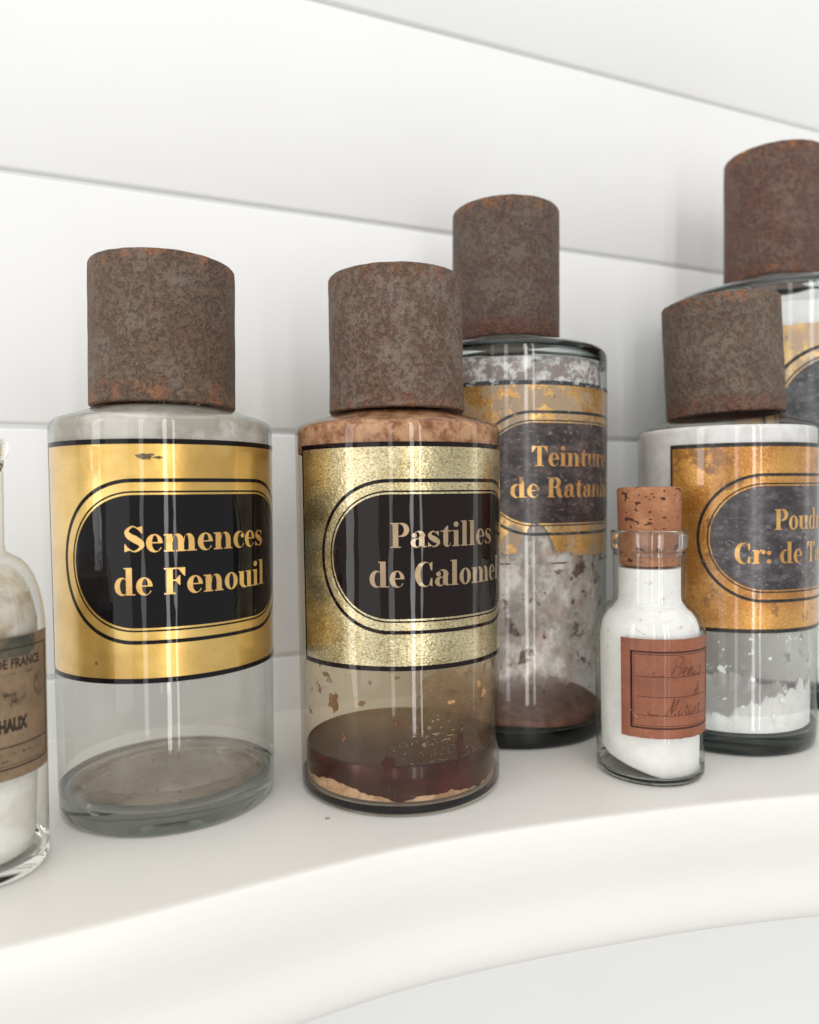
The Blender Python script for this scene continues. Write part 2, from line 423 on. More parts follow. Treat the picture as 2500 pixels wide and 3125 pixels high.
# ================================================================ THE WALL
wall = new_obj('wall', [(-.9, .0036, -.8), (2.2, .0036, -.8), (2.2, .0036, 1.3), (-.9, .0036, 1.3), (-.9, .03, -.8), (2.2, .03, -.8), (2.2, .03, 1.3), (-.9, .03, 1.3)],
               [(0, 1, 2, 3), (7, 6, 5, 4), (0, 4, 5, 1), (1, 5, 6, 2), (2, 6, 7, 3), (3, 7, 4, 0)], M_WALL, smooth=False)
wall['kind'] = 'structure'
def plank(z0, z1):
    g, b = .0014, .0016
    a, c = z0+g, z1-g
    prof = [(0.0034, a), (b, a), (b*.3, a+b*.3), (0, a+b), (0, c-b), (b*.3, c-b*.3), (b, c), (0.0034, c)]
    V, Fc = [], []
    for x in (-.9, 2.2):
        for y, z in prof: V.append((x, y, z))
    n = len(prof)
    for i in range(n):
        j = (i+1) % n; Fc.append((i, j, n+j, n+i))
    Fc += [tuple(range(n)), tuple(range(n, 2*n))]
    return new_obj('plank', V, Fc, M_WALL, wall, sharp=60)
ZG = [-.104, .0345, .1722, .3075, .4394, .575, .711]
for a, b in zip(ZG, ZG[1:]): plank(a, b)

# ================================================================ THE SHELF (bow-fronted, moulded edge)
EDGE = [(-.60, -.236), (-.40, -.224), (-.25, -.214), (-.12, -.2065), (-.03, -.2020), (0, -.2009), (.031, -.1985), (.067, -.1953), (.107, -.1940), (.156, -.1980), (.1985, -.2040), (.242, -.2118), (.2886, -.2232), (.34, -.2375), (.42, -.262), (.55, -.303), (.75, -.36), (1.0, -.40), (1.3, -.42)]
def edge_y(x):
    k = 0
    while k < len(EDGE)-2 and EDGE[k+1][0] < x: k += 1
    p0, p1, p2, p3 = EDGE[max(k-1, 0)], EDGE[k], EDGE[k+1], EDGE[min(k+2, len(EDGE)-1)]
    t = (x-p1[0])/(p2[0]-p1[0])
    m1 = (p2[1]-p0[1])/(p2[0]-p0[0])*(p2[0]-p1[0]); m2 = (p3[1]-p1[1])/(p3[0]-p1[0])*(p2[0]-p1[0])
    return (2*t**3-3*t*t+1)*p1[1]+(t**3-2*t*t+t)*m1+(-2*t**3+3*t*t)*p2[1]+(t**3-t*t)*m2
shelf = empty('mantel_shelf', (.25, -.1, 0), 'white painted bow-fronted shelf with moulded edge under all the bottles', 'shelf')
def along(name, prof, mat, x0=-.6, x1=1.3, n=190, closed=True):
    """prof: (outward from the edge line, z); swept along the bow front"""
    V, Fc = [], []; m_ = len(prof)
    for i in range(n+1):
        x = x0+(x1-x0)*i/n; y = edge_y(x)
        for o, z in prof:
            V.append((x-.25, (y-o if o > -.5 else 0.0)+.1, z))
    for i in range(n):
        for j in range(m_-(0 if closed else 1)):
            k = (j+1) % m_; Fc.append((i*m_+j, i*m_+k, (i+1)*m_+k, (i+1)*m_+j))
    if closed: Fc += [tuple(range(m_)), tuple(range(n*m_, n*m_+m_))]
    return new_obj(name, V, Fc, mat, shelf, sharp=50)
edge_prof = [(-1, 0), (-.0030, 0), (-.0005, -.0001), (.0006, -.0008), (.0015, -.0028), (.0024, -.0075), (.0028, -.0130), (.0024, -.0190), (.0014, -.0250), (.0008, -.0300), (.0009, -.0345), (.0017, -.0400), (.0024, -.0455), (.0019, -.0505), (.0002, -.0540), (-.0030, -.0555), (-1, -.0555)]
along('shelf_board', edge_prof, M_SHELF)
along('frieze_board', [(-.085, -.0557), (-.085, -.75), (-.11, -.75), (-.11, -.0557)], M_WALL)

# ================================================================ JARS
def jar_radius(Rr, zr, tp): return lambda z: Rr*(tp+(1-tp)*min(max(z/zr, 0), 1))
def glass_jar(parent, Rr, rn, zsh, zneck, mat, thin, tp=.972, wall_t=.0028, floor=.009, sh_drop=.0055, round_=.0050, foot_up=.0013, solid_sh=True):
    """Rr body radius, rn neck radius, zsh height where the shoulder meets the neck, zneck top of the neck (inside the cap)"""
    rad = jar_radius(Rr, zsh, tp); zb = zsh-sh_drop
    out = [(0, .0022), (Rr*.70, .0018), (Rr*.86, .0004), (rad(0)-.0028, 0), (rad(0)-.0010, .0006), (rad(0)-.0002, .0022), (rad(.005), .005)]
    out += [(rad(z), z) for z in lin(.012, zb-round_, 8)]
    mid = (Rr-round_*.75, zb-.0004)
    out += [(Rr-round_*.75+round_*.75*math.cos(R_(a)), zb-round_+round_*math.sin(R_(a))*.93) for a in (20, 40, 58, 74)]
    out += [(rn+(Rr-round_*.75-rn)*t, zb+(zsh-zb)*(1-t)**1.1) for t in (.92, .75, .5, .25, .08)]
    out += [(rn, zsh+.003), (rn, zneck-.001), (rn-.0008, zneck)]
    t = wall_t
    # solid foot, feathering out into the wall
    foot = [q for q in out if q[1] <= .0051 and q[0] <= rad(.01)+.0001][:7]
    zf = floor+foot_up
    foot = [q for q in foot if q[1] < floor-.0012]
    foot += [(rad(z), z) for z in lin(floor-.0009, zf, 3)]
    foot += [(rad(zf)-t*.4, zf-.0001), (rad(zf)-t*.9, zf-.0003)]
    foot += [(rad(floor)-t-.0006, floor+foot_up*.6), (rad(floor)-t-.0022, floor+.0012), (rad(floor)-t-.006, floor+.0002), (Rr*.5, floor+.0008), (0, floor+.0012)]
    lathe('glass_foot', foot, mat, parent, n=144, sharp=70)
    # solid shoulder and neck
    i0 = next(i for i, q in enumerate(out) if q[1] > zb-round_-.0005 and i > 6)
    sh = [(rad(zb-round_-.004), zb-round_-.004)] + out[i0:]
    sh += [(rn-.0026, zneck), (rn-.0030, zneck-.001), (rn-.003, zsh-.001)]
    sh += [(rn-.003+(Rr-round_-rn+.001)*q, zsh-.0034+(zb-zsh)*q) for q in (.2, .5, .8)]
    sh += [(Rr-t-.003, zb-.0052), (Rr-t-.0008, zb-.0075), (rad(zb)-t*.6, zb-.0095)]
    sh = [q for k, q in enumerate(sh) if not (k > 3 and q[1] < zb-round_-.0039)]
    if solid_sh: lathe('glass_shoulder', sh, mat, parent, n=144, sharp=70, closed=True)
    wall_ = [(rad(z)+.00002, z) for z in lin(zf-.0002, zb-round_-.0035, 8)]
    if not solid_sh: wall_ += out[i0:]
    o = lathe('glass_body', wall_, thin, parent, n=144, sharp=70)
    return o, rad
def inner_film(name, parent, rad, t, z0, z1, mat, shoulder=None, gap=.0003, n=120):
    prof = [(rad(z)-t-gap, z) for z in lin(z0, z1, 14)]
    if shoulder: prof += shoulder
    return lathe(name, prof, mat, parent, n=n, sharp=180)
def cap_obj(parent, rc, h, z, mat, seed, tilt=0, axis=(0, 0, 1), flare=.0):
    rnd = random.Random(seed)
    def jit(a, zz, r):
        q = Vector((math.cos(a)*3, math.sin(a)*3, zz*60+seed))
        return r+.00022*mnoise.noise(q*1.3)+.00010*mnoise.noise(q*5), zz+.00022*mnoise.noise(q*2.1+Vector((7, 0, 0)))
    prof = [(rc-.0028, 0), (rc-.0006+flare, 0), (rc+flare, .0005)]
    prof += [(rc+flare*max(0, 1-zz/.012), zz) for zz in lin(.003, h-.004, 12)]
    prof += [(rc-.0001, h-.0009), (rc-.0004, h-.0003), (rc-.0011, h), (rc*.6, h+.0003), (0, h+.0004), (0, h-.0014), (rc-.003, h-.0014)]
    prof[-1] = (rc-.0028, h-.0016)
    o = lathe('cap', prof+[(rc-.0028, h-.004)], mat, parent, n=128, closed=False, jit=jit, sharp=50)
    bm = bmesh.new(); bm.from_mesh(o.data)
    o.location = (0, 0, z)
    if tilt: o.rotation_euler = Matrix.Rotation(R_(tilt), 3, Vector(axis)).to_euler()
    bm.free()
    return o

def jar_label(parent, rad, th0, zc, sc, mg, mk, mtext, lines, cap=10.2, half=None, line_mat=None, field_mat=None, torn=None, top=None, offs=.25):
    """label template, sizes in mm at sc = 1; lines: (text, u0, u1, baseline v)"""
    w = Wrap(rad, th0, zc)
    hw, hh = (half or 71.6)*sc, 47.2*sc
    s = Sheet(w)
    us = lin(-hw, hw, 96 if torn is None else 220)
    lo = torn if torn else (lambda u: -hh)
    hi = top if top else (lambda u: hh)
    s.columns(us, lo, hi, offs, rows=10, skirt=.02)
    lab = s.build('label_plate', mg, parent)
    lm = line_mat or mk; fm = field_mat or mk
    b = Sheet(w); bw = 2.0*sc; e = offs+.07
    if torn is None and top is None:
        b.columns(us, lambda u: hh-bw, lambda u: hh, e, 1, .02); b.columns(us, lambda u: -hh, lambda u: -hh+bw, e, 1, .02)
        for q in (-1, 1):
            b.columns([q*hw, q*(hw-1.3*sc)], lambda u: -hh+bw, lambda u: hh-bw, e, 8, .02)
        b.build('border', lm, lab)
    ov = Sheet(w)
    A, B = stadium(57.6*sc, 32.0*sc), stadium(56.1*sc, 30.5*sc); ov.quad_strip(A, B, e)
    A, B = stadium(52.6*sc, 27.2*sc), stadium(51.9*sc, 26.5*sc); ov.quad_strip(A, B, e)
    ov.build('oval_line', lm, lab)
    f = Sheet(w); hf = stad_h(51.1*sc, 25.7*sc)
    uu = [-51.1*sc*math.cos(PI*i/90) for i in range(91)]
    f.columns(uu, lambda u: -hf(u), hf, e+.01, 6)
    f.build('cartouche', fm, lab)
    for t, u0, u1, v in lines:
        l = Sheet(w); lettering(l, t, u0, u1, v, cap*sc, e+.05)
        l.build('lettering', mtext, lab, smooth=True)
    return lab, w

GRP = 'old apothecary jars with rusty caps on the shelf'
JT = .972
# ---- 1: Semences de Fenouil (bright, clear, empty)
def deg_u(rad, zc, th0): return lambda th: R_(th-th0)*rad(zc)*1000
G1 = mat_glass('clear_glass', (.60, .63, .59), 34)
N1 = mat_thin('thin_clear_glass')
j1 = empty('apothecary_jar', (.02876, -.10222, 0), 'clear empty glass jar with clean bright gold label reading Semences de Fenouil', 'jar', GRP)
_, rad1 = glass_jar(j1, .0470, .027, .1722, .198, G1, N1, solid_sh=False)
M_GOLD1 = mat_gold('bright_gold_leaf', srgb(230, 194, 112), srgb(206, 164, 80), .33, .74, seed=1)
M_BLACK = mat_black('gloss_black')
M_TXT1 = mat_gold('letter_gold', srgb(238, 198, 122), srgb(214, 162, 84), .36, .55, seed=4, streak=.25, coat=.6)
u = deg_u(rad1, .1083, 12)
lab1, w1 = jar_label(j1, rad1, 12, .1083, 1.0, M_GOLD1, M_BLACK, M_TXT1,
          [('Semences', u(-24.4), u(50.8), 3.7), ('de Fenouil', u(-29), u(52.3), -12.9)], half=74.6)
cap_obj(j1, .0310, .0615, .1722, mat_rust('rust_warm', 1, (102, 82, 66), (120, 109, 97), (156, 98, 60), .0615, greyness=.42), 1, .6, (0, 1, 0))
M_DUST1 = mat_film('grey_dust_film', [(.009, .55), (.03, .42), (.06, .36), (.15, .40), (.166, .45)], srgb(202, 195, 183), srgb(165, 156, 142), 40, (.3, .62), 35, 5, .36, .9, 3, (1, 1, .5), .30)
inner_film('dust_film', j1, rad1, .0028, .017, .160, M_DUST1)
inner_film('dust_film', j1, rad1, .0012, .148, .1615, mat_film('milky_film', [(.148, .9), (.175, .9)], srgb(222, 217, 208), srgb(176, 168, 156), 30, (.3, .6), 40, 5, .42, .9, 33, (1, 1, .35), .35),
    [(.0452, .1640), (.0440, .1654), (.0405, .1662), (.036, .1674), (.030, .1698), (.0278, .1710)])
g = G('floor_dust')
q = g.xyz(); rr_ = g.math('SQRT', g.math('ADD', g.math('POWER', q[0], 2.0), g.math('POWER', q[1], 2.0)))
n1 = g.noise(60, 6, .65); n2 = g.noise(420, 3, .6)
al = g.math('MULTIPLY', g.ramp(g.math('ADD', rr_, g.math('MULTIPLY', g.math('SUBTRACT', n1, .5), .014)), .0460, .0345), g.ramp(n1, .25, .65, .45, .80))
c = g.mix(g.ramp(n1, .35, .65), srgb(196, 184, 166), srgb(160, 147, 130)); c = g.mix(g.ramp(n2, .60, .68, 0, .7), c, srgb(112, 98, 80))
lathe('dust_layer', [(0, .0103), (.010, .0105), (.020, .0106), (.030, .0105), (.036, .0104), (.0402, .0108), (.0424, .0122)], g.done(g.over(al, g.bsdf(Base_Color=c, Roughness=.9, Specular_IOR_Level=.1))), j1, 96)
# smudge on the label above the cartouche
def blot(sheet, cu, cv, ru, rv, off, seed, n=18, k=.35):
    pts = []
    for i in range(n+1):
        a = 2*PI*(i % n)/n; q = 1+k*mnoise.noise(Vector((math.cos(a)*1.7+seed, math.sin(a)*1.7, seed*.37)))*2
        pts.append((cu+ru*q*math.cos(a), cv+rv*q*math.sin(a)))
    sheet.quad_strip(pts, [(cu, cv)]*(n+1), off)
M_SM = mat_plain('dark_smudge', srgb(112, 84, 44), .6, .5, var=.5, scale=900)
for parts in (((-21, 40.3, 3.2, 1.0), (-19, 41.0, 1.5, .5)), ((-16.2, 40.0, 1.6, .6),), ((-42, -39.5, .55, .55),)):
    sm = Sheet(w1)
    for a in parts: blot(sm, *a, .36, a[0])
    sm.build('stain', M_SM, lab1)

# ---- 2: Pastilles de Calomel (brown residue)
G2 = mat_glass('stained_glass_body', (.80, .74, .60), 14, bump=.05)
N2 = mat_thin('thin_stained_glass', (.97, .94, .865), (.5, .44, .32), wob=.25)
j2 = empty('apothecary_jar', (.13044, -.12736, 0), 'glass jar stained brown inside with dark residue, pale gold label reading Pastilles de Calomel', 'jar', GRP)
_, rad2 = glass_jar(j2, .04755, .027, .1708, .197, G2, N2, floor=.0038, round_=.0045, foot_up=.0014, solid_sh=False)
M_GOLD2 = mat_gold('pale_gold_leaf', srgb(214, 201, 158), srgb(158, 138, 88), .30, .84, speck=.55, seed=2)
M_BLACK2 = mat_black('gloss_brown_black', (.010, .0055, .005), seed=2)
M_TXT2 = mat_gold('letter_bronze', srgb(170, 146, 114), srgb(150, 124, 90), .4, .5, seed=5, coat=.8)
u = deg_u(rad2, .1078, 4.3)
lab2, w2 = jar_label(j2, rad2, 4.3, .1078, .99, M_GOLD2, M_BLACK2, M_TXT2,
          [('Pastilles', u(-26), u(35.5), 3.7), ('de Calomel', u(-36.8), u(46), -12.4)], half=72.5)
cap_obj(j2, .0310, .0614, .1708, mat_rust('rust_grey', 2, (108, 84, 68), (128, 117, 106), (132, 80, 48), .0614, greyness=.62), 2, -.4, (0, 1, 0), flare=.0004)
tan_a, tan_b = srgb(192, 152, 122), srgb(126, 76, 48)
inner_film('residue_film', j2, rad2, .0010, .152, .1603,
    mat_film('tan_crust', [(.150, .99), (.158, .99), (.172, .99)], tan_a, tan_b, 130, (.3, .4), 60, 5, 1, .85, 2, contrast=(.38, .62)),
    [(.0462, .1622), (.0452, .1634), (.0438, .1641), (.0405, .1648), (.036, .1662), (.030, .1684), (.0275, .1695)])
inner_film('residue_film', j2, rad2, .0028, .021, .150,
    mat_film('amber_film', [(.020, .04), (.030, .14), (.040, .34), (.070, .46), (.15, .6)], srgb(248, 214, 160), srgb(206, 148, 90), 60, (.3, .7), 45, 6, .34, .5, 4, (1, 1, .7), .45, (.45, .75)))
inner_film('residue_film', j2, rad2, .0022, .021, .062,
    mat_film('brown_spots', [(.020, .25), (.03, .30), (.042, .405), (.062, .42)], srgb(140, 88, 48), srgb(88, 48, 24), 200, (.5, .54), 85, 6, 0, .6, 7, (1, 1, 1), .85))
M_BROWN = mat_plain('dark_brown_residue', srgb(74, 27, 17), .3, .18, spec=.2, var=.6, scale=70)
def res_jit(a, z, r):
    q = Vector((math.cos(a)*2.2, math.sin(a)*2.2, 1.3))
    if z < .012: z = z+.0026*mnoise.noise(q*1.2)+.0014*mnoise.noise(q*5)+.0008*mnoise.noise(q*14)+.0030*max(0, math.cos(a-R_(188)))**2
    return r, z
r2i = rad2(.012)-.0024
lathe('residue', [(r2i*.9, .0068), (r2i, .0071), (r2i, .0150), (r2i, .0185), (r2i-.0006, .0200), (r2i-.002, .0192), (r2i*.8, .0184), (0, .0182)], M_BROWN, j2, 160, jit=res_jit, sharp=60)
lathe('residue_bed', [(0, .0052), (r2i-.008, .0052), (r2i-.003, .0053), (r2i-.0007, .0056), (r2i-.0007, .0150), (r2i-.004, .0155), (0, .0155)], mat_powder('tan_sediment', srgb(206, 176, 148), srgb(168, 130, 100), 200), j2, 96)
def flake(parent, rad, t, th, z, w, h, mat, seed, name='flake', thick=.0006):
    wr = Wrap(lambda zz: rad(zz)-t-.0004, th, z); V, Fc = [], []; n = 16
    for L in range(3):
        k = (1, .8, .35)[L]; off = -(.0, .55, 1.0)[L]*thick*1000
        for i in range(n):
            a = 2*PI*i/n; q = 1+.8*mnoise.noise(Vector((math.cos(a)*1.9+seed, math.sin(a)*1.9, seed*.7)))
            V.append(wr.p(w*k*q*math.cos(a), h*k*q*math.sin(a), off))
    for L in range(2):
        for i in range(n):
            j = (i+1) % n; Fc.append((L*n+i, L*n+j, (L+1)*n+j, (L+1)*n+i))
    Fc.append(tuple(range(n))); Fc.append(tuple(range(2*n, 3*n)))
    return new_obj(name, V, Fc, mat, parent, sharp=60)
M_FL1 = mat_plain('brown_flake', srgb(112, 64, 30), .6, var=.6, scale=600)
M_FL2 = mat_plain('ochre_flake', srgb(214, 164, 104), .5, var=.35, scale=500)
M_FL3 = mat_plain('pale_flake', srgb(150, 124, 100), .3, var=.55, scale=900)
flake(j2, rad2, .0028, -63, .0445, 3.0, 3.9, M_FL1, 1); flake(j2, rad2, .0028, -44, .0462, 1.5, 1.1, M_FL1, 2); flake(j2, rad2, .0028, -24, .0575, 1.2, .8, M_FL1, 3); flake(j2, rad2, .0028, -70, .056, 2.0, 1.5, M_FL1, 9)
flake(j2, rad2, .0028, 8, .0455, 1.7, .9, M_FL2, 4); flake(j2, rad2, .0028, 36, .0455, 2.4, 1.5, M_FL2, 5); flake(j2, rad2, .0028, 30, .050, 1.4, 2.2, M_FL2, 11)
for k, (th, z, a, b) in enumerate(((-6, .036, 1.0, .8), (-2, .033, 1.5, .6), (4, .030, 2.2, .35), (-9, .029, .9, .9), (9, .0335, .9, .3), (-1, .039, .8, .35), (-14, .040, .5, .3), (-4, .0385, .6, .5), (1, .0355, .7, .4), (-7, .0325, .8, .3), (7, .0315, 1.6, .25))):
    flake(j2, rad2, .0028, th, z, a, b, M_FL3, 20+k)
# drip of residue on the right
for k, (th, z, a, b) in enumerate(((13, .0265, 1.7, 8.0), (-29, .0215, 2.4, 3.2))):
    flake(j2, rad2, .0020, th, z, a, b, M_BROWN, 31+k, 'residue_drip', .0009)
# light runs of dried droplets
M_DROP = mat_plain('dried_droplet', srgb(150, 124, 98), .2, .5, var=.4, scale=600)
rnd = random.Random(5)
V, Fc = [], []
for k in range(420):
    th = rnd.gauss(4, 14); z = rnd.choice([rnd.gauss(.052, .006), rnd.gauss(.028, .006)]); z = min(max(z, .0215), .061)
    wr = Wrap(lambda zz: rad2(zz)-.0028-.0004, th, z); s_ = rnd.uniform(.06, .26); b = len(V); n = 7; ax = rnd.uniform(.6, 1.8)
    for L in range(2):
        for i in range(n):
            a = 2*PI*i/n; kk = (1, .5)[L]*(1+.3*rnd.uniform(-1, 1)); V.append(wr.p(s_*ax*kk*math.cos(a), s_*kk*math.sin(a), -(0, .35)[L]*s_*1.3))
    for i in range(n):
        j = (i+1) % n; Fc.append((b+i, b+j, b+n+j, b+n+i))
    Fc.append(tuple(range(b, b+n))); Fc.append(tuple(range(b+n, b+2*n)))
dp = new_obj('droplets', V, Fc, M_DROP, j2); dp['kind'] = 'stuff'

# ---- 3: Teinture de Ratanhia (worn)
G3 = mat_glass('dark_refraction_glass', (.36, .46, .43), 90)  # dense tint puts the dark refraction at the rim into the glass colour
N3 = mat_thin('thin_worn_glass', edge=(.4, .43, .42))
j3 = empty('apothecary_jar', (.22202, -.07187, 0), 'tall worn glass jar with flaking torn label reading Teinture de Ratanhia, brown powder inside', 'jar', GRP)
_, rad3 = glass_jar(j3, .0572, .028, .2195, .246, G3, N3, .972, .003, .008, .0058, .006)
M_GOLD3 = mat_gold('worn_gold_leaf', srgb(232, 184, 106), srgb(196, 144, 76), .34, .6, wear=.55, wearcol=srgb(166, 142, 112), speck=.35, seed=3, coat=.8)
M_BLACK3 = mat_black('worn_black', srgb(46, 38, 40), .62, srgb(112, 98, 92), .8, .4, 3)
M_LINE3 = mat_black('worn_line_black', srgb(40, 42, 46), .55, srgb(120, 112, 104), .5, .4, 5)
M_TXT3 = mat_gold('letter_worn_gold', srgb(226, 176, 104), srgb(190, 134, 74), .36, .5, wear=.25, wearcol=srgb(126, 96, 66), seed=6, coat=.6)
ZC3, TH3 = .1432, 9
u = deg_u(rad3, ZC3, TH3)
def torn3(uu):
    th = math.degrees(uu/1000/rad3(ZC3))+TH3
    nz = 1.6*mnoise.noise(Vector((uu*.35, 1.1, 0)))+1.0*mnoise.noise(Vector((uu*1.3, 4.1, 0)))
    base = -43.0+nz*.5
    d = abs(th+15); 
    if d < 11: base = -43+17.5*max(0, 1-(d/11)**2.2)+nz*1.5       # the bite out of the lower edge
    elif th < -15 and th > -38: base += nz*1.2+1.8
    elif th > -4 and th < 6: base += nz*1.4+2.4
    return base
def top3(uu): return 45.3+.5*mnoise.noise(Vector((uu*.6, 9, 0)))
lab3, w3 = jar_label(j3, rad3, TH3, ZC3, 1.0, M_GOLD3, M_LINE3, M_TXT3,
          [('Teinture', u(-17.6), u(38.5), 3.6), ('de Ratanhia', u(-28.8), u(51), -12.4)], field_mat=M_BLACK3, torn=torn3, top=top3, half=71)
b = Sheet(w3); us = lin(-71, 71, 180)
b.columns(us, lambda q: 45.0, lambda q: 47.2+.5*mnoise.noise(Vector((q*.5, 2, 0))), .30, 1, .02)
b.build('border', mat_film('flaked_black_line', [(-1, .62), (1, .62)], srgb(36, 44, 54), srgb(70, 74, 80), 200, (.4, .44), 110, 5, 0, .5, 8), lab3)
b = Sheet(w3); b.columns(us, lambda q: -46.8, lambda q: -46.0+.35*mnoise.noise(Vector((q*.6, 5, 0))), .30, 1, .02)
b.build('border', mat_film('flaked_brown_line', [(-1, .62), (1, .62)], srgb(74, 60, 48), srgb(112, 94, 80), 200, (.4, .5), 90, 5, 0, .5, 9), lab3)
cap_obj(j3, .0308, .0755, .2192, mat_rust('rust_violet', 3, (94, 76, 67), (108, 99, 88), (158, 104, 58), .0755, redlow=.8, greyness=.55), 3, .3, (0, 1, 0))
inner_film('silvered_film', j3, rad3, .003, .186, .2035, mat_film('silver_flecks', [(.184, .80), (.205, .70)], srgb(234, 232, 230), srgb(148, 134, 130), 150, (.4, .5), 95, 6, .42, .4, 11, (1, 1, 1), .95, (.4, .56)))
inner_film('residue_film', j3, rad3, .003, .012, .186, mat_film('chalk_bloom', [(.012, .04), (.026, .22), (.040, .72), (.06, .62), (.10, .70), (.186, .7)], srgb(236, 230, 224), srgb(196, 178, 168), 90, (.3, .52), 62, 8, .48, .8, 12, (1, 1, .8), .6))
inner_film('residue_film', j3, rad3, .0026, .014, .105, mat_film('brown_speckle', [(.014, .30), (.035, .42), (.08, .43), (.11, .46)], srgb(112, 86, 70), srgb(74, 54, 44), 200, (.5, .545), 85, 8, 0, .8, 13, (1, 1, 1), .8))
r3i = rad3(.01)-.003-.0006
def pow3(a, z, r):
    if z > .011: z += .004*(r/.05)*math.cos(a-2.2)+.0012*mnoise.noise(Vector((math.cos(a)*2*r*30, math.sin(a)*2*r*30, 3)))
    return r, z
lathe('powder', [(0, .0096), (r3i-.008, .0096), (r3i-.002, .0108), (r3i, .0135), (r3i, .0160), (r3i*.85, .0170), (r3i*.55, .0168), (0, .0168)], mat_powder('brown_powder', srgb(136, 98, 84), srgb(106, 74, 62), 120, .3), j3, 96, jit=pow3, sharp=70)

# ---- 4: Poudre Cr: de Tartre
G4 = mat_glass('smoky_glass', (.45, .54, .52), 40)
N4 = mat_thin('thin_smoky_glass', edge=(.45, .48, .46))
j4 = empty('apothecary_jar', (.32095, -.14008, 0), 'glass jar with orange gold label reading Poudre Cr: de Tartre, some white powder inside', 'jar', GRP)
_, rad4 = glass_jar(j4, .0463, .027, .1736, .199, G4, N4, round_=.0040, solid_sh=False)
M_GOLD4 = mat_gold('amber_gold_leaf', srgb(220, 162, 78), srgb(176, 116, 44), .36, .62, wear=.25, wearcol=srgb(140, 92, 34), speck=.2, seed=4)
M_BLACK4 = mat_black('greyed_black', srgb(44, 38, 40), .75, srgb(104, 98, 100), 1.0, .35, 4)
M_LINE4 = mat_black('dull_line_black', srgb(34, 34, 34), .35, srgb(96, 90, 80), .6, .4, 6)
M_TXT4 = mat_gold('letter_amber_gold', srgb(226, 180, 104), srgb(196, 140, 66), .36, .5, wear=.15, wearcol=srgb(150, 110, 60), seed=7, coat=.7)
TH4 = 9
u = deg_u(rad4, .1097, TH4)
lab4, w4 = jar_label(j4, rad4, TH4, .1097, 1.0, M_GOLD4, M_LINE4, M_TXT4,
          [('Poudre', u(-17), u(35), 4.0), ('Cr: de Tartre', u(-40.8), u(58), -12.6)], half=71.5, field_mat=M_BLACK4)
ctr = Vector((-.32095, -.44722+.14008, 0)).normalized()
cap_obj(j4, .0306, .0620, .1740, mat_rust('rust_olive', 4, (101, 85, 72), (120, 110, 97), (156, 90, 50), .062, redlow=.45, greyness=.6), 4, 2.6, ctr)
inner_film('powder_film', j4, rad4, .0010, .0665, .1636, mat_film('white_coating', [(.064, .60), (.085, .93), (.15, .96), (.175, .99)], (.80, .79, .78), (.70, .68, .66), 90, (.3, .4), 60, 5, 1, .9, 21),
    [(.0449, .1650), (.0440, .1660)])
inner_film('powder_film', j4, rad4, .0028, .02, .150, mat_film('grey_haze', [(.02, .36), (.058, .40), (.070, .98), (.15, .98)], srgb(214, 210, 206), srgb(190, 184, 180), 50, (.3, .65), 30, 5, .55, .9, 22, (1, 1, .6), .5))
inner_film('powder_film', j4, rad4, .0022, .014, .065, mat_film('white_specks', [(.014, .42), (.03, .38), (.065, .35)], (.85, .85, .84), (.8, .8, .79), 90, (.5, .53), 150, 4, 0, .9, 23))
r4i = rad4(.01)-.0028-.0006
def pow4(a, z, r):
    x, y = r*math.cos(a), r*math.sin(a)
    if z > .0115:
        q = Vector((x*60, y*60, .4)); e = (r/r4i)**5
        z += .0020*mnoise.noise(q*.8)+.0012*mnoise.noise(q*3)
        p = Vector((math.cos(a)*2.6, math.sin(a)*2.6, .4))
        z += e*(.0090*mnoise.noise(p*1.1)+.0075*mnoise.noise(p*3.1)+.0036*mnoise.noise(p*9)+.0110*max(0, math.cos(a-R_(282)))**10+.004*max(0, math.cos(a-R_(236)))**12)
    return r, z
lathe('powder', [(0, .0106), (r4i-.008, .0106), (r4i-.002, .0110), (r4i, .0112), (r4i, .0190), (r4i-.0008, .0204), (r4i-.002, .0195), (r4i*.9, .0180), (r4i*.8, .0172), (r4i*.65, .0166), (r4i*.5, .0165), (r4i*.35, .0164), (r4i*.18, .0165), (0, .0165)], mat_powder('white_powder_heap', (.84, .84, .83), (.76, .76, .75), 160, .4), j4, 200, jit=pow4, sharp=70)

# ---- 5: the biggest jar, at the right edge
G5 = mat_glass('rim_refraction_glass', (.42, .50, .49), 70)  # absorption raised to imitate the dark refracted line round the shoulder
N5 = mat_thin('thin_thick_glass', edge=(.4, .44, .43))
j5 = empty('apothecary_jar', (.4312, -.0769, 0), 'largest jar, behind the others at the right edge, with crumbling gold label and rusty cap', 'jar', GRP)
_, rad5 = glass_jar(j5, .0705, .028, .2735, .300, G5, N5, .972, .0035, .010, .0095, .0075)
M_GOLD5 = mat_gold('crumbling_gold_leaf', srgb(226, 192, 132), srgb(196, 158, 98), .42, .5, wear=.5, wearcol=srgb(190, 164, 136), seed=9, coat=.5)
M_BLACK5 = mat_black('scuffed_blue_black', srgb(46, 46, 50), .8, srgb(108, 106, 108), .6, .45, 9)
M_LINE5 = mat_black('slate_line', srgb(44, 54, 58), .3, srgb(96, 100, 98), .5, .4, 8)
def top5(q): return 54.5+1.6*mnoise.noise(Vector((q*.12, 3, 0)))+.8*mnoise.noise(Vector((q*.6, 8, 0)))
jar_label(j5, rad5, 9.5, .178, 1.35, M_GOLD5, M_LINE5, M_TXT3, [], field_mat=M_BLACK5, torn=lambda q: -63.5, top=top5, half=69)
cap_obj(j5, .0315, .0849, .2738, mat_rust('rust_maroon', 5, (102, 72, 62), (118, 101, 90), (166, 104, 56), .0849, redlow=.3, greyness=.5), 5, 0.0, Vector((-.439, -.365, 0)).normalized())
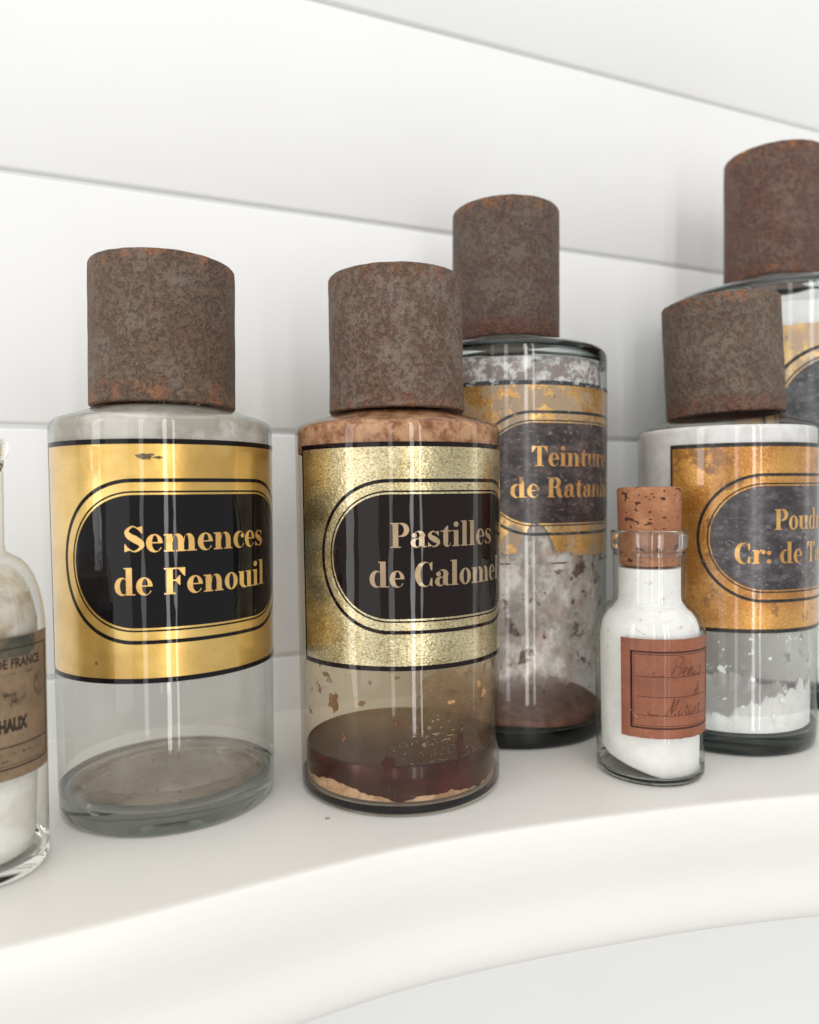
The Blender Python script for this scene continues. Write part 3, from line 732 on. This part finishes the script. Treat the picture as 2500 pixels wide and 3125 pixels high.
lathe('powder', [(0, .012), (.056, .012), (.0635, .016), (.0650, .10), (.0682, .228), (.0690, .236), (.0691, .2466), (.061, .2478), (.04, .248), (0, .248)], mat_powder('white_fill', (.84, .84, .83), (.78, .78, .77), 60, .3), j5, 96)

# ================================================================ SMALL CORKED BOTTLE
GS = mat_glass('bottle_glass', (.70, .80, .74), 20)
jb = empty('corked_bottle', (.24293, -.1687, 0), 'small corked bottle of white powder with red-brown paper label', 'bottle')
RB = .0254
radb = jar_radius(RB, .066, .972)
out = [(0, .0008), (.017, .0006), (.0215, .0001), (.0236, .0005), (radb(.003), .0024)] + [(radb(z), z) for z in lin(.008, .0655, 6)]
out += [(RB-.0095+.0095*math.cos(R_(a)), .0655+.0155*math.sin(R_(a))) for a in (12, 26, 40, 54, 68, 80)]
out += [(.0170, .0816), (.0167, .0832), (.0167, .1045), (.0169, .1058), (.0175, .1062), (.01775, .1070), (.01775, .1140), (.0175, .1149), (.0168, .1152), (.0153, .1151), (.0147, .1142)]
NS = mat_thin('thin_bottle_glass', (.97, .975, .965), (.55, .60, .56))
def split_bottle(parent, out, rad, thick, zlip, solid, thin, bore, fl=.0044):
    """solid foot and lip, thin wall between them"""
    ft = out[:5] + [(rad(fl), fl+.0008), (rad(fl+.002), fl+.0024), (rad(fl+.002)-thick*.6, fl+.0021), (rad(fl)-thick, fl+.0012), (rad(fl)-thick-.001, fl+.0006), (rad(fl)-thick-.004, fl), (.010, fl-.0002), (0, fl)]
    lathe('glass_foot', ft, solid, parent, 128, sharp=70)
    lathe('glass_body', [(rad(fl+.0022)+.00002, fl+.0022)]+[q for k, q in enumerate(out) if q[1] > fl+.003 and 4 < k <= zlip], thin, parent, 128, sharp=70)
    lp = out[zlip:]
    lathe('glass_lip', lp+[(bore, lp[-1][1]-.002), (bore, lp[0][1]-.001), (lp[0][0]-.0004, lp[0][1]-.0012)], solid, parent, 128, sharp=70, closed=True)
split_bottle(jb, out, radb, .0021, 20, GS, NS, .0149, .0021)
def powb(a, z, r):
    # the powder has slipped away from the left of the base
    if z < .0115:
        d = max(0, math.cos((a-R_(150)+PI) % (2*PI)-PI)+.12)
        z = z+.0066*d**1.2*(r/.022)**2+.0004*mnoise.noise(Vector((math.cos(a)*4, math.sin(a)*4, 0)))
    return r, z
pb = [(0, .0023), (.012, .0023), (.0180, .0025), (.0208, .0031), (.0223, .0040)] + [(radb(z)-.0025, z) for z in (.0110, .022, .035, .05, .062)]
pb += [(RB-.0026-.0078+.0078*math.cos(R_(a)), .0643+.0138*math.sin(R_(a))) for a in (8, 24, 40, 58, 74)] + [(.0145, .0815), (.0142, .084), (.0142, .0972), (0, .0976)]
g = G('packed_white_powder')
n1 = g.noise(60, 5, .65); n2 = g.noise(1, 4, .7, g.scaled((170, 170, 420))); z_ = g.z()
c = g.mix(g.ramp(n1, .35, .6), (.78, .77, .75), (.86, .855, .84))
c = g.mix(g.math('MULTIPLY', g.ramp(n2, .60, .68), g.ramp(z_, .055, .075, .12, .6)), c, srgb(150, 132, 112))
lathe('powder', pb, g.done(g.bsdf(Base_Color=c, Roughness=.85, Normal=g.bump(n1, .35, .0008))), jb, 120, jit=powb, sharp=60)
# cork
g = G('cork_bark')
n1 = g.noise(70, 4, .6); pore = g.noise(1, 2, .5, g.scaled((230, 230, 420), (3, 1, 0))); pore2 = g.noise(1, 3, .6, g.scaled((90, 90, 900), (1, 5, 2))); n4 = g.noise(500, 3)
c = g.mix(g.ramp(n1, .35, .65), srgb(150, 96, 64), srgb(184, 130, 92))
c = g.mix(g.ramp(n4, .40, .62, .0, .35), c, srgb(150, 92, 62))
pm = g.math('MAXIMUM', g.ramp(pore, .615, .65), g.ramp(pore2, .68, .72))
c = g.mix(g.math('MULTIPLY', pm, .92), c, srgb(58, 26, 16))
MC = g.done(g.bsdf(Base_Color=c, Roughness=.8, Normal=g.bump(g.math('SUBTRACT', n4, pm), .5, .0007)))
def corkj(a, z, r):
    q = Vector((math.cos(a)*3, math.sin(a)*3, z*90)); return r+.00018*mnoise.noise(q*1.5), z+.00015*mnoise.noise(q*2+Vector((5, 5, 0)))
lathe('cork', [(0, .0983), (.0128, .0983), (.0136, .0990), (.0140, .106), (.01435, .1142), (.0145, .120), (.0148, .1338), (.0144, .1350), (.0132, .1354), (0, .1356)], MC, jb, 96, jit=corkj, sharp=50)
# paper label
M_PAPER = (lambda: (lambda g: g.done(g.bsdf(Base_Color=g.mix(g.ramp(g.noise(40, 5, .65), .35, .7), g.mix(g.ramp(g.noise(600, 3), .3, .7), srgb(144, 82, 55), srgb(153, 92, 63)), srgb(126, 71, 48)), Roughness=.55, Coat_Weight=.15, Normal=g.bump(g.noise(90, 4), .12, .0005))))(G('red_brown_paper')))()
wb = Wrap(radb, -12, .0449); hw = 25.6; hb = 22.4
s = Sheet(wb); s.columns(lin(-hw, hw, 70), lambda q: -hb-.25*mnoise.noise(Vector((q*.4, 0, 0))), lambda q: hb+.25*mnoise.noise(Vector((q*.5, 4, 0))), .14, 8, .01)
pl = s.build('paper_label', M_PAPER, jb)
M_INK = mat_plain('brown_ink', srgb(74, 32, 18), .7, var=.5, scale=900)
M_INK2 = mat_film('faded_brown_ink', [(-1, .80), (1, .80)], srgb(84, 46, 34), srgb(112, 64, 46), 300, (.3, .6), 300, 4, 0, .8, 15, maxa=.6)
b = Sheet(wb)
def box_line(sh, x0, x1, y0, y1, off): sh.columns(lin(x0, x1, max(1, int((x1-x0)/1.2))), lambda q: y0, lambda q: y1, off, 1)
L0, L1, T1, B1 = -21.2, 21.2, 17.0, -18.2
box_line(b, L0, L0+1.0, B1, T1, .17); box_line(b, L0+1.4, L0+1.65, B1+1.1, T1-1.1, .172); box_line(b, L1-1.0, L1, B1, T1, .17); box_line(b, L1-1.65, L1-1.4, B1+1.1, T1-1.1, .172)
box_line(b, L0+1.0, L1-1.0, T1-.85, T1, .17); box_line(b, L0+1.65, L1-1.65, T1-1.7, T1-1.4, .172); box_line(b, L0+1.0, L1-1.0, B1, B1+.85, .17); box_line(b, L0+1.65, L1-1.65, B1+1.35, B1+1.6, .172)
b.build('ruled_frame', M_INK, pl)
b = Sheet(wb)
for vy in (5.4, -3.6, -12.0): box_line(b, -18.4, 18.4, vy-.13, vy+.13, .17)
b.build('ruled_line', M_INK, pl)
# handwriting: pen strokes in letter units (x-height 1)
PEN = {'~': ([[(-.6, .5), (-.75, .15), (-.4, -.05), (.2, .02), (.5, .1)]], .9),
 'B': ([[(.25, 2.0), (.1, 1.0), (-.1, 0)], [(-.2, 1.5), (.3, 2.2), (.95, 2.0), (.8, 1.4), (.3, 1.1), (.9, .95), (.9, .3), (.3, -.05), (-.15, .2)]], 1.25),
 'e': ([[(0, .35), (.45, .6), (.4, .95), (.12, .8), (.05, .3), (.3, 0), (.7, .3)]], .68),
 'n': ([[(0, .3), (.2, .95), (.12, 0), (.4, .8), (.6, .9), (.58, .2), (.75, 0), (.95, .3)]], .92),
 'z': ([[(0, .8), (.3, .95), (.5, .85), (.1, .05), (.45, .0), (.7, .25)]], .70),
 'o': ([[(.4, .95), (.1, .7), (.1, .2), (.35, 0), (.6, .35), (.5, .85), (.8, .75)]], .78),
 'd': ([[(.5, .85), (.1, .6), (.12, .1), (.45, .2), (.75, 1.9), (.6, .1), (.9, .2)]], .9),
 'M': ([[(-.3, .1), (.0, .0), (.35, 1.0), (.5, 2.0), (.52, 0.1), (1.05, 2.0), (1.02, .15), (1.3, .1)]], 1.4),
 'r': ([[(0, .3), (.25, 1.05), (.45, .85), (.4, .2), (.55, 0), (.75, .3)]], .72),
 'c': ([[(.5, .8), (.3, .95), (.1, .5), (.25, .02), (.65, .25)]], .62),
 'u': ([[(0, .3), (.2, .9), (.15, .15), (.35, 0), (.6, .85), (.6, .1), (.85, .25)]], .85)}
def handwrite(sheet, t, u0, v, k, off):
    x = u0; j = 0
    for ch in t:
        st, adv = PEN.get(ch, ([], .5))
        for P in st:
            n = len(P); A, B = GL.stroke([(p[0]+p[1]*.28, p[1]) for p in P], [.10+.10*math.sin(PI*min(1, i/(n-1))) for i in range(n)], 5*n)
            sheet.quad_strip([(x+a*k, v+b_*k) for a, b_ in A], [(x+a*k, v+b_*k) for a, b_ in B], off+.002*(j % 7)); j += 1
        x += adv*k
hwr = Sheet(wb); handwrite(hwr, '~ Benzo', -8.6, 5.8, 3.9, .185); handwrite(hwr, 'de', 8.0, -3.2, 3.0, .185); handwrite(hwr, '~ Mercur', -10.8, -11.6, 3.7, .185)
hwr.build('handwriting', M_INK2, pl)
# creases in the paper
cr = Sheet(wb)
for (a, bq) in (((-21.5, -10), (-18.5, -13.5)), ((-15, -18.5), (-11.5, -22.2))):
    cr.quad_strip([a, bq], [(a[0]+.35, a[1]+.1), (bq[0]+.5, bq[1]+.1)], .20)
cr.build('crease', mat_plain('crease_edge', srgb(196, 136, 108), .6), pl)

# ================================================================ BOTTLE CUT OFF AT THE LEFT EDGE
GV = mat_glass('left_bottle_glass', (.80, .80, .72), 16)
jv = empty('medicine_bottle', (-.040, -.144, 0), 'narrow-necked bottle of white powder with brown French paper label, cut off at left', 'bottle')
RV = .0221
radv = jar_radius(RV, .085, .985)
out = [(0, .002), (.015, .0016), (.0190, .0002), (.0208, .0008), (radv(.003), .003)] + [(radv(z), z) for z in lin(.010, .084, 8)]
out += [(.0095+(RV-.0095)*math.cos(R_(a))**.9, .084+.0290*math.sin(R_(a))) for a in (10, 22, 34, 46, 58, 70, 81)]
out += [(.0096, .1140), (.0092, .1165), (.0094, .1440), (.0097, .1468), (.0106, .1478), (.0111, .1490), (.0112, .1528), (.0108, .1540), (.0099, .1545), (.0078, .1542)]
NV = mat_thin('thin_left_glass', (.965, .965, .945), (.52, .50, .42))
split_bottle(jv, out, radv, .0021, 23, GV, NV, .0070)
def powv(a, z, r):
    k = max(0, math.cos(a-R_(10)))
    if z < .06: r = r-.0022*k*(1-z/.06)*(r/.0195)
    return r, z
lathe('powder', [(0, .0056), (.016, .0056), (.0185, .0072)]+[(radv(z)-.0026, z) for z in (.012, .025, .04, .055, .07, .080)]+[(.0075+(RV-.0028-.0075)*math.cos(R_(a)), .083+.0264*math.sin(R_(a))) for a in (12, 26, 38)]+[(.010, .100), (0, .1005)],
      mat_powder('cream_white_powder', (.83, .82, .80), (.70, .67, .62), 70, .35), jv, 112, jit=powv, sharp=60)
lathe('residue_film', [(.0075+(RV-.0025-.0075)*math.cos(R_(a)), .083+.0268*math.sin(R_(a))) for a in (2, 12, 24, 38, 52, 66, 78)],
      mat_film('cream_film', [(.08, .6), (.095, .55), (.112, .6)], srgb(206, 190, 164), srgb(160, 140, 112), 80, (.3, .6), 60, 5, .35, .8, 31, maxa=.7), jv)
wv = Wrap(radv, 30, .0612); hwv = 20.6; hv = 24.6
g = G('aged_brown_paper')
n1 = g.noise(60, 6, .65); n2 = g.noise(500, 3)
c = g.mix(g.ramp(n1, .32, .68), srgb(122, 102, 80), srgb(146, 122, 96)); c = g.mix(g.ramp(n2, .3, .7, 0, .4), c, srgb(108, 88, 66))
MV = g.done(g.bsdf(Base_Color=c, Roughness=.75, Normal=g.bump(n2, .2, .0004)))
s = Sheet(wv); s.columns(lin(-hwv, hwv, 60), lambda q: -hv+.2*mnoise.noise(Vector((q*.5, 0, 2))), lambda q: hv+.2*mnoise.noise(Vector((q*.5, 4, 2))), .14, 8, .01)
pv = s.build('paper_label', MV, jv)
M_VINK = mat_plain('faded_black_ink', srgb(56, 44, 32), .8, var=.4, scale=700)
M_VINK2 = mat_film('worn_black_ink', [(-1, .66), (1, .66)], srgb(66, 54, 42), srgb(90, 74, 58), 300, (.3, .55), 260, 4, 0, .8, 16, maxa=.85)
b = Sheet(wv)
box_line(b, hwv-3.0, hwv-2.2, -hv+4.0, hv-4.6, .17); box_line(b, -hwv, hwv-3.0, -hv+3.6, -hv+4.2, .17); box_line(b, -hwv, hwv-3.6, -hv+11.2, -hv+11.7, .17); box_line(b, -hwv, hwv-2.0, hv-4.4, hv-3.9, .17); box_line(b, -hwv, hwv-3.6, -hv+4.9, -hv+5.15, .17)
b.build('printed_frame', M_VINK, pv)
b = Sheet(wv); b.columns(lin(-hwv, 11.6, 40), lambda q: hv-7.4+1.2*mnoise.noise(Vector((q*.3, 7, 0)))+(q > 8)*(q-8)*.6, lambda q: hv-.3, .16, 4)
b.build('stain', mat_film('blue_green_stain', [(-1, .72), (1, .72)], srgb(56, 66, 62), srgb(84, 90, 80), 120, (.25, .6), 50, 5, 0, .8, 17, maxa=.85), pv)
def font_print(t, wrap, u1, v, size, sx, off, mat, parent, bold=0):
    """capitals from Blender's built-in face, right-aligned at u1"""
    cu = bpy.data.curves.new('print', 'FONT'); cu.body = t; cu.size = size; cu.offset = bold; cu.align_x = 'RIGHT'; cu.resolution_u = 3
    o = bpy.data.objects.new('print', cu); COL.objects.link(o); bpy.context.view_layer.update()
    me = o.evaluated_get(bpy.context.evaluated_depsgraph_get()).to_mesh()
    V = [wrap.p(u1+q.co.x*sx, v+q.co.y, off) for q in me.vertices]; Fc = [tuple(p.vertices) for p in me.polygons]
    bpy.data.objects.remove(o); bpy.data.curves.remove(cu)
    return new_obj('lettering', V, Fc, mat, parent, smooth=False)
font_print('DE FRANCE', wv, 13.6, hv-10.8, 4.4, .76, .18, M_VINK, pv, .16)
font_print('THAUX', wv, 6.6, -hv+16.8, 5.8, .60, .18, M_VINK, pv, .42)
b = Sheet(wv)          # small print too worn to read, a crest and a seal
rr = random.Random(3)
for row, (x1, y, h_) in enumerate(((10.2, hv-13.0, 1.0), (-2.6, hv-17.2, 1.3), (12.4, -hv+8.7, 1.0), (4.5, -hv+6.4, .9))):
    x = -18
    while x < x1:
        w_ = rr.uniform(.5, 1.5); blot(b, x, y+rr.uniform(-.1, .1), w_*.5, h_*.45, .175, rr.uniform(0, 50), 9, .3); x += w_+rr.uniform(.1, .5)
for q in ((1.0, hv-21.5, 2.6, 2.2), (4.4, hv-21.2, 2.3, 2.4), (-3.5, hv-21.9, 2.2, 1.6), (-1.4, hv-19.2, 1.0, .8), (-3.4, -hv+13.7, 1.4, .7)): blot(b, *q, .175, q[0], 16, .4)
b.build('small_print', M_VINK2, pv)
b = Sheet(wv); A = [(13.2+2.9*math.cos(2*PI*i/28), hv-18.6+4.6*math.sin(2*PI*i/28)) for i in range(29)]; b.quad_strip(A, [(13.2, hv-18.6)]*29, .175)
b.build('printed_seal', mat_film('seal_ink', [(-1, .7), (1, .7)], srgb(70, 58, 44), srgb(120, 98, 78), 260, (.3, .6), 160, 5, .25, .8, 19, maxa=.7), pv)

# ================================================================ A CRUMB ON THE SHELF
V, Fc = [], []
for L, (kr, zz) in enumerate(((.8, 0), (1, .00035), (.55, .0009))):
    for i in range(9):
        a = 2*PI*i/9; q = 1+.9*mnoise.noise(Vector((math.cos(a)*1.6, math.sin(a)*1.6, 3.3+L)))
        V.append((.0011*kr*q*math.cos(a), .0006*kr*q*math.sin(a), zz*.7))
for L in range(2):
    for i in range(9): Fc.append((L*9+i, L*9+(i+1) % 9, L*9+9+(i+1) % 9, L*9+9+i))
Fc += [tuple(range(9)), tuple(range(18, 27))]
cb = new_obj('crumb', V, Fc, mat_plain('crumb_grey', srgb(168, 158, 142), .8, var=.3, scale=1500)); cb.location = (.08496, -.15784, .0001)
cb['label'] = 'tiny grey crumb lying on the white shelf beside the stained jar'; cb['category'] = 'crumb'
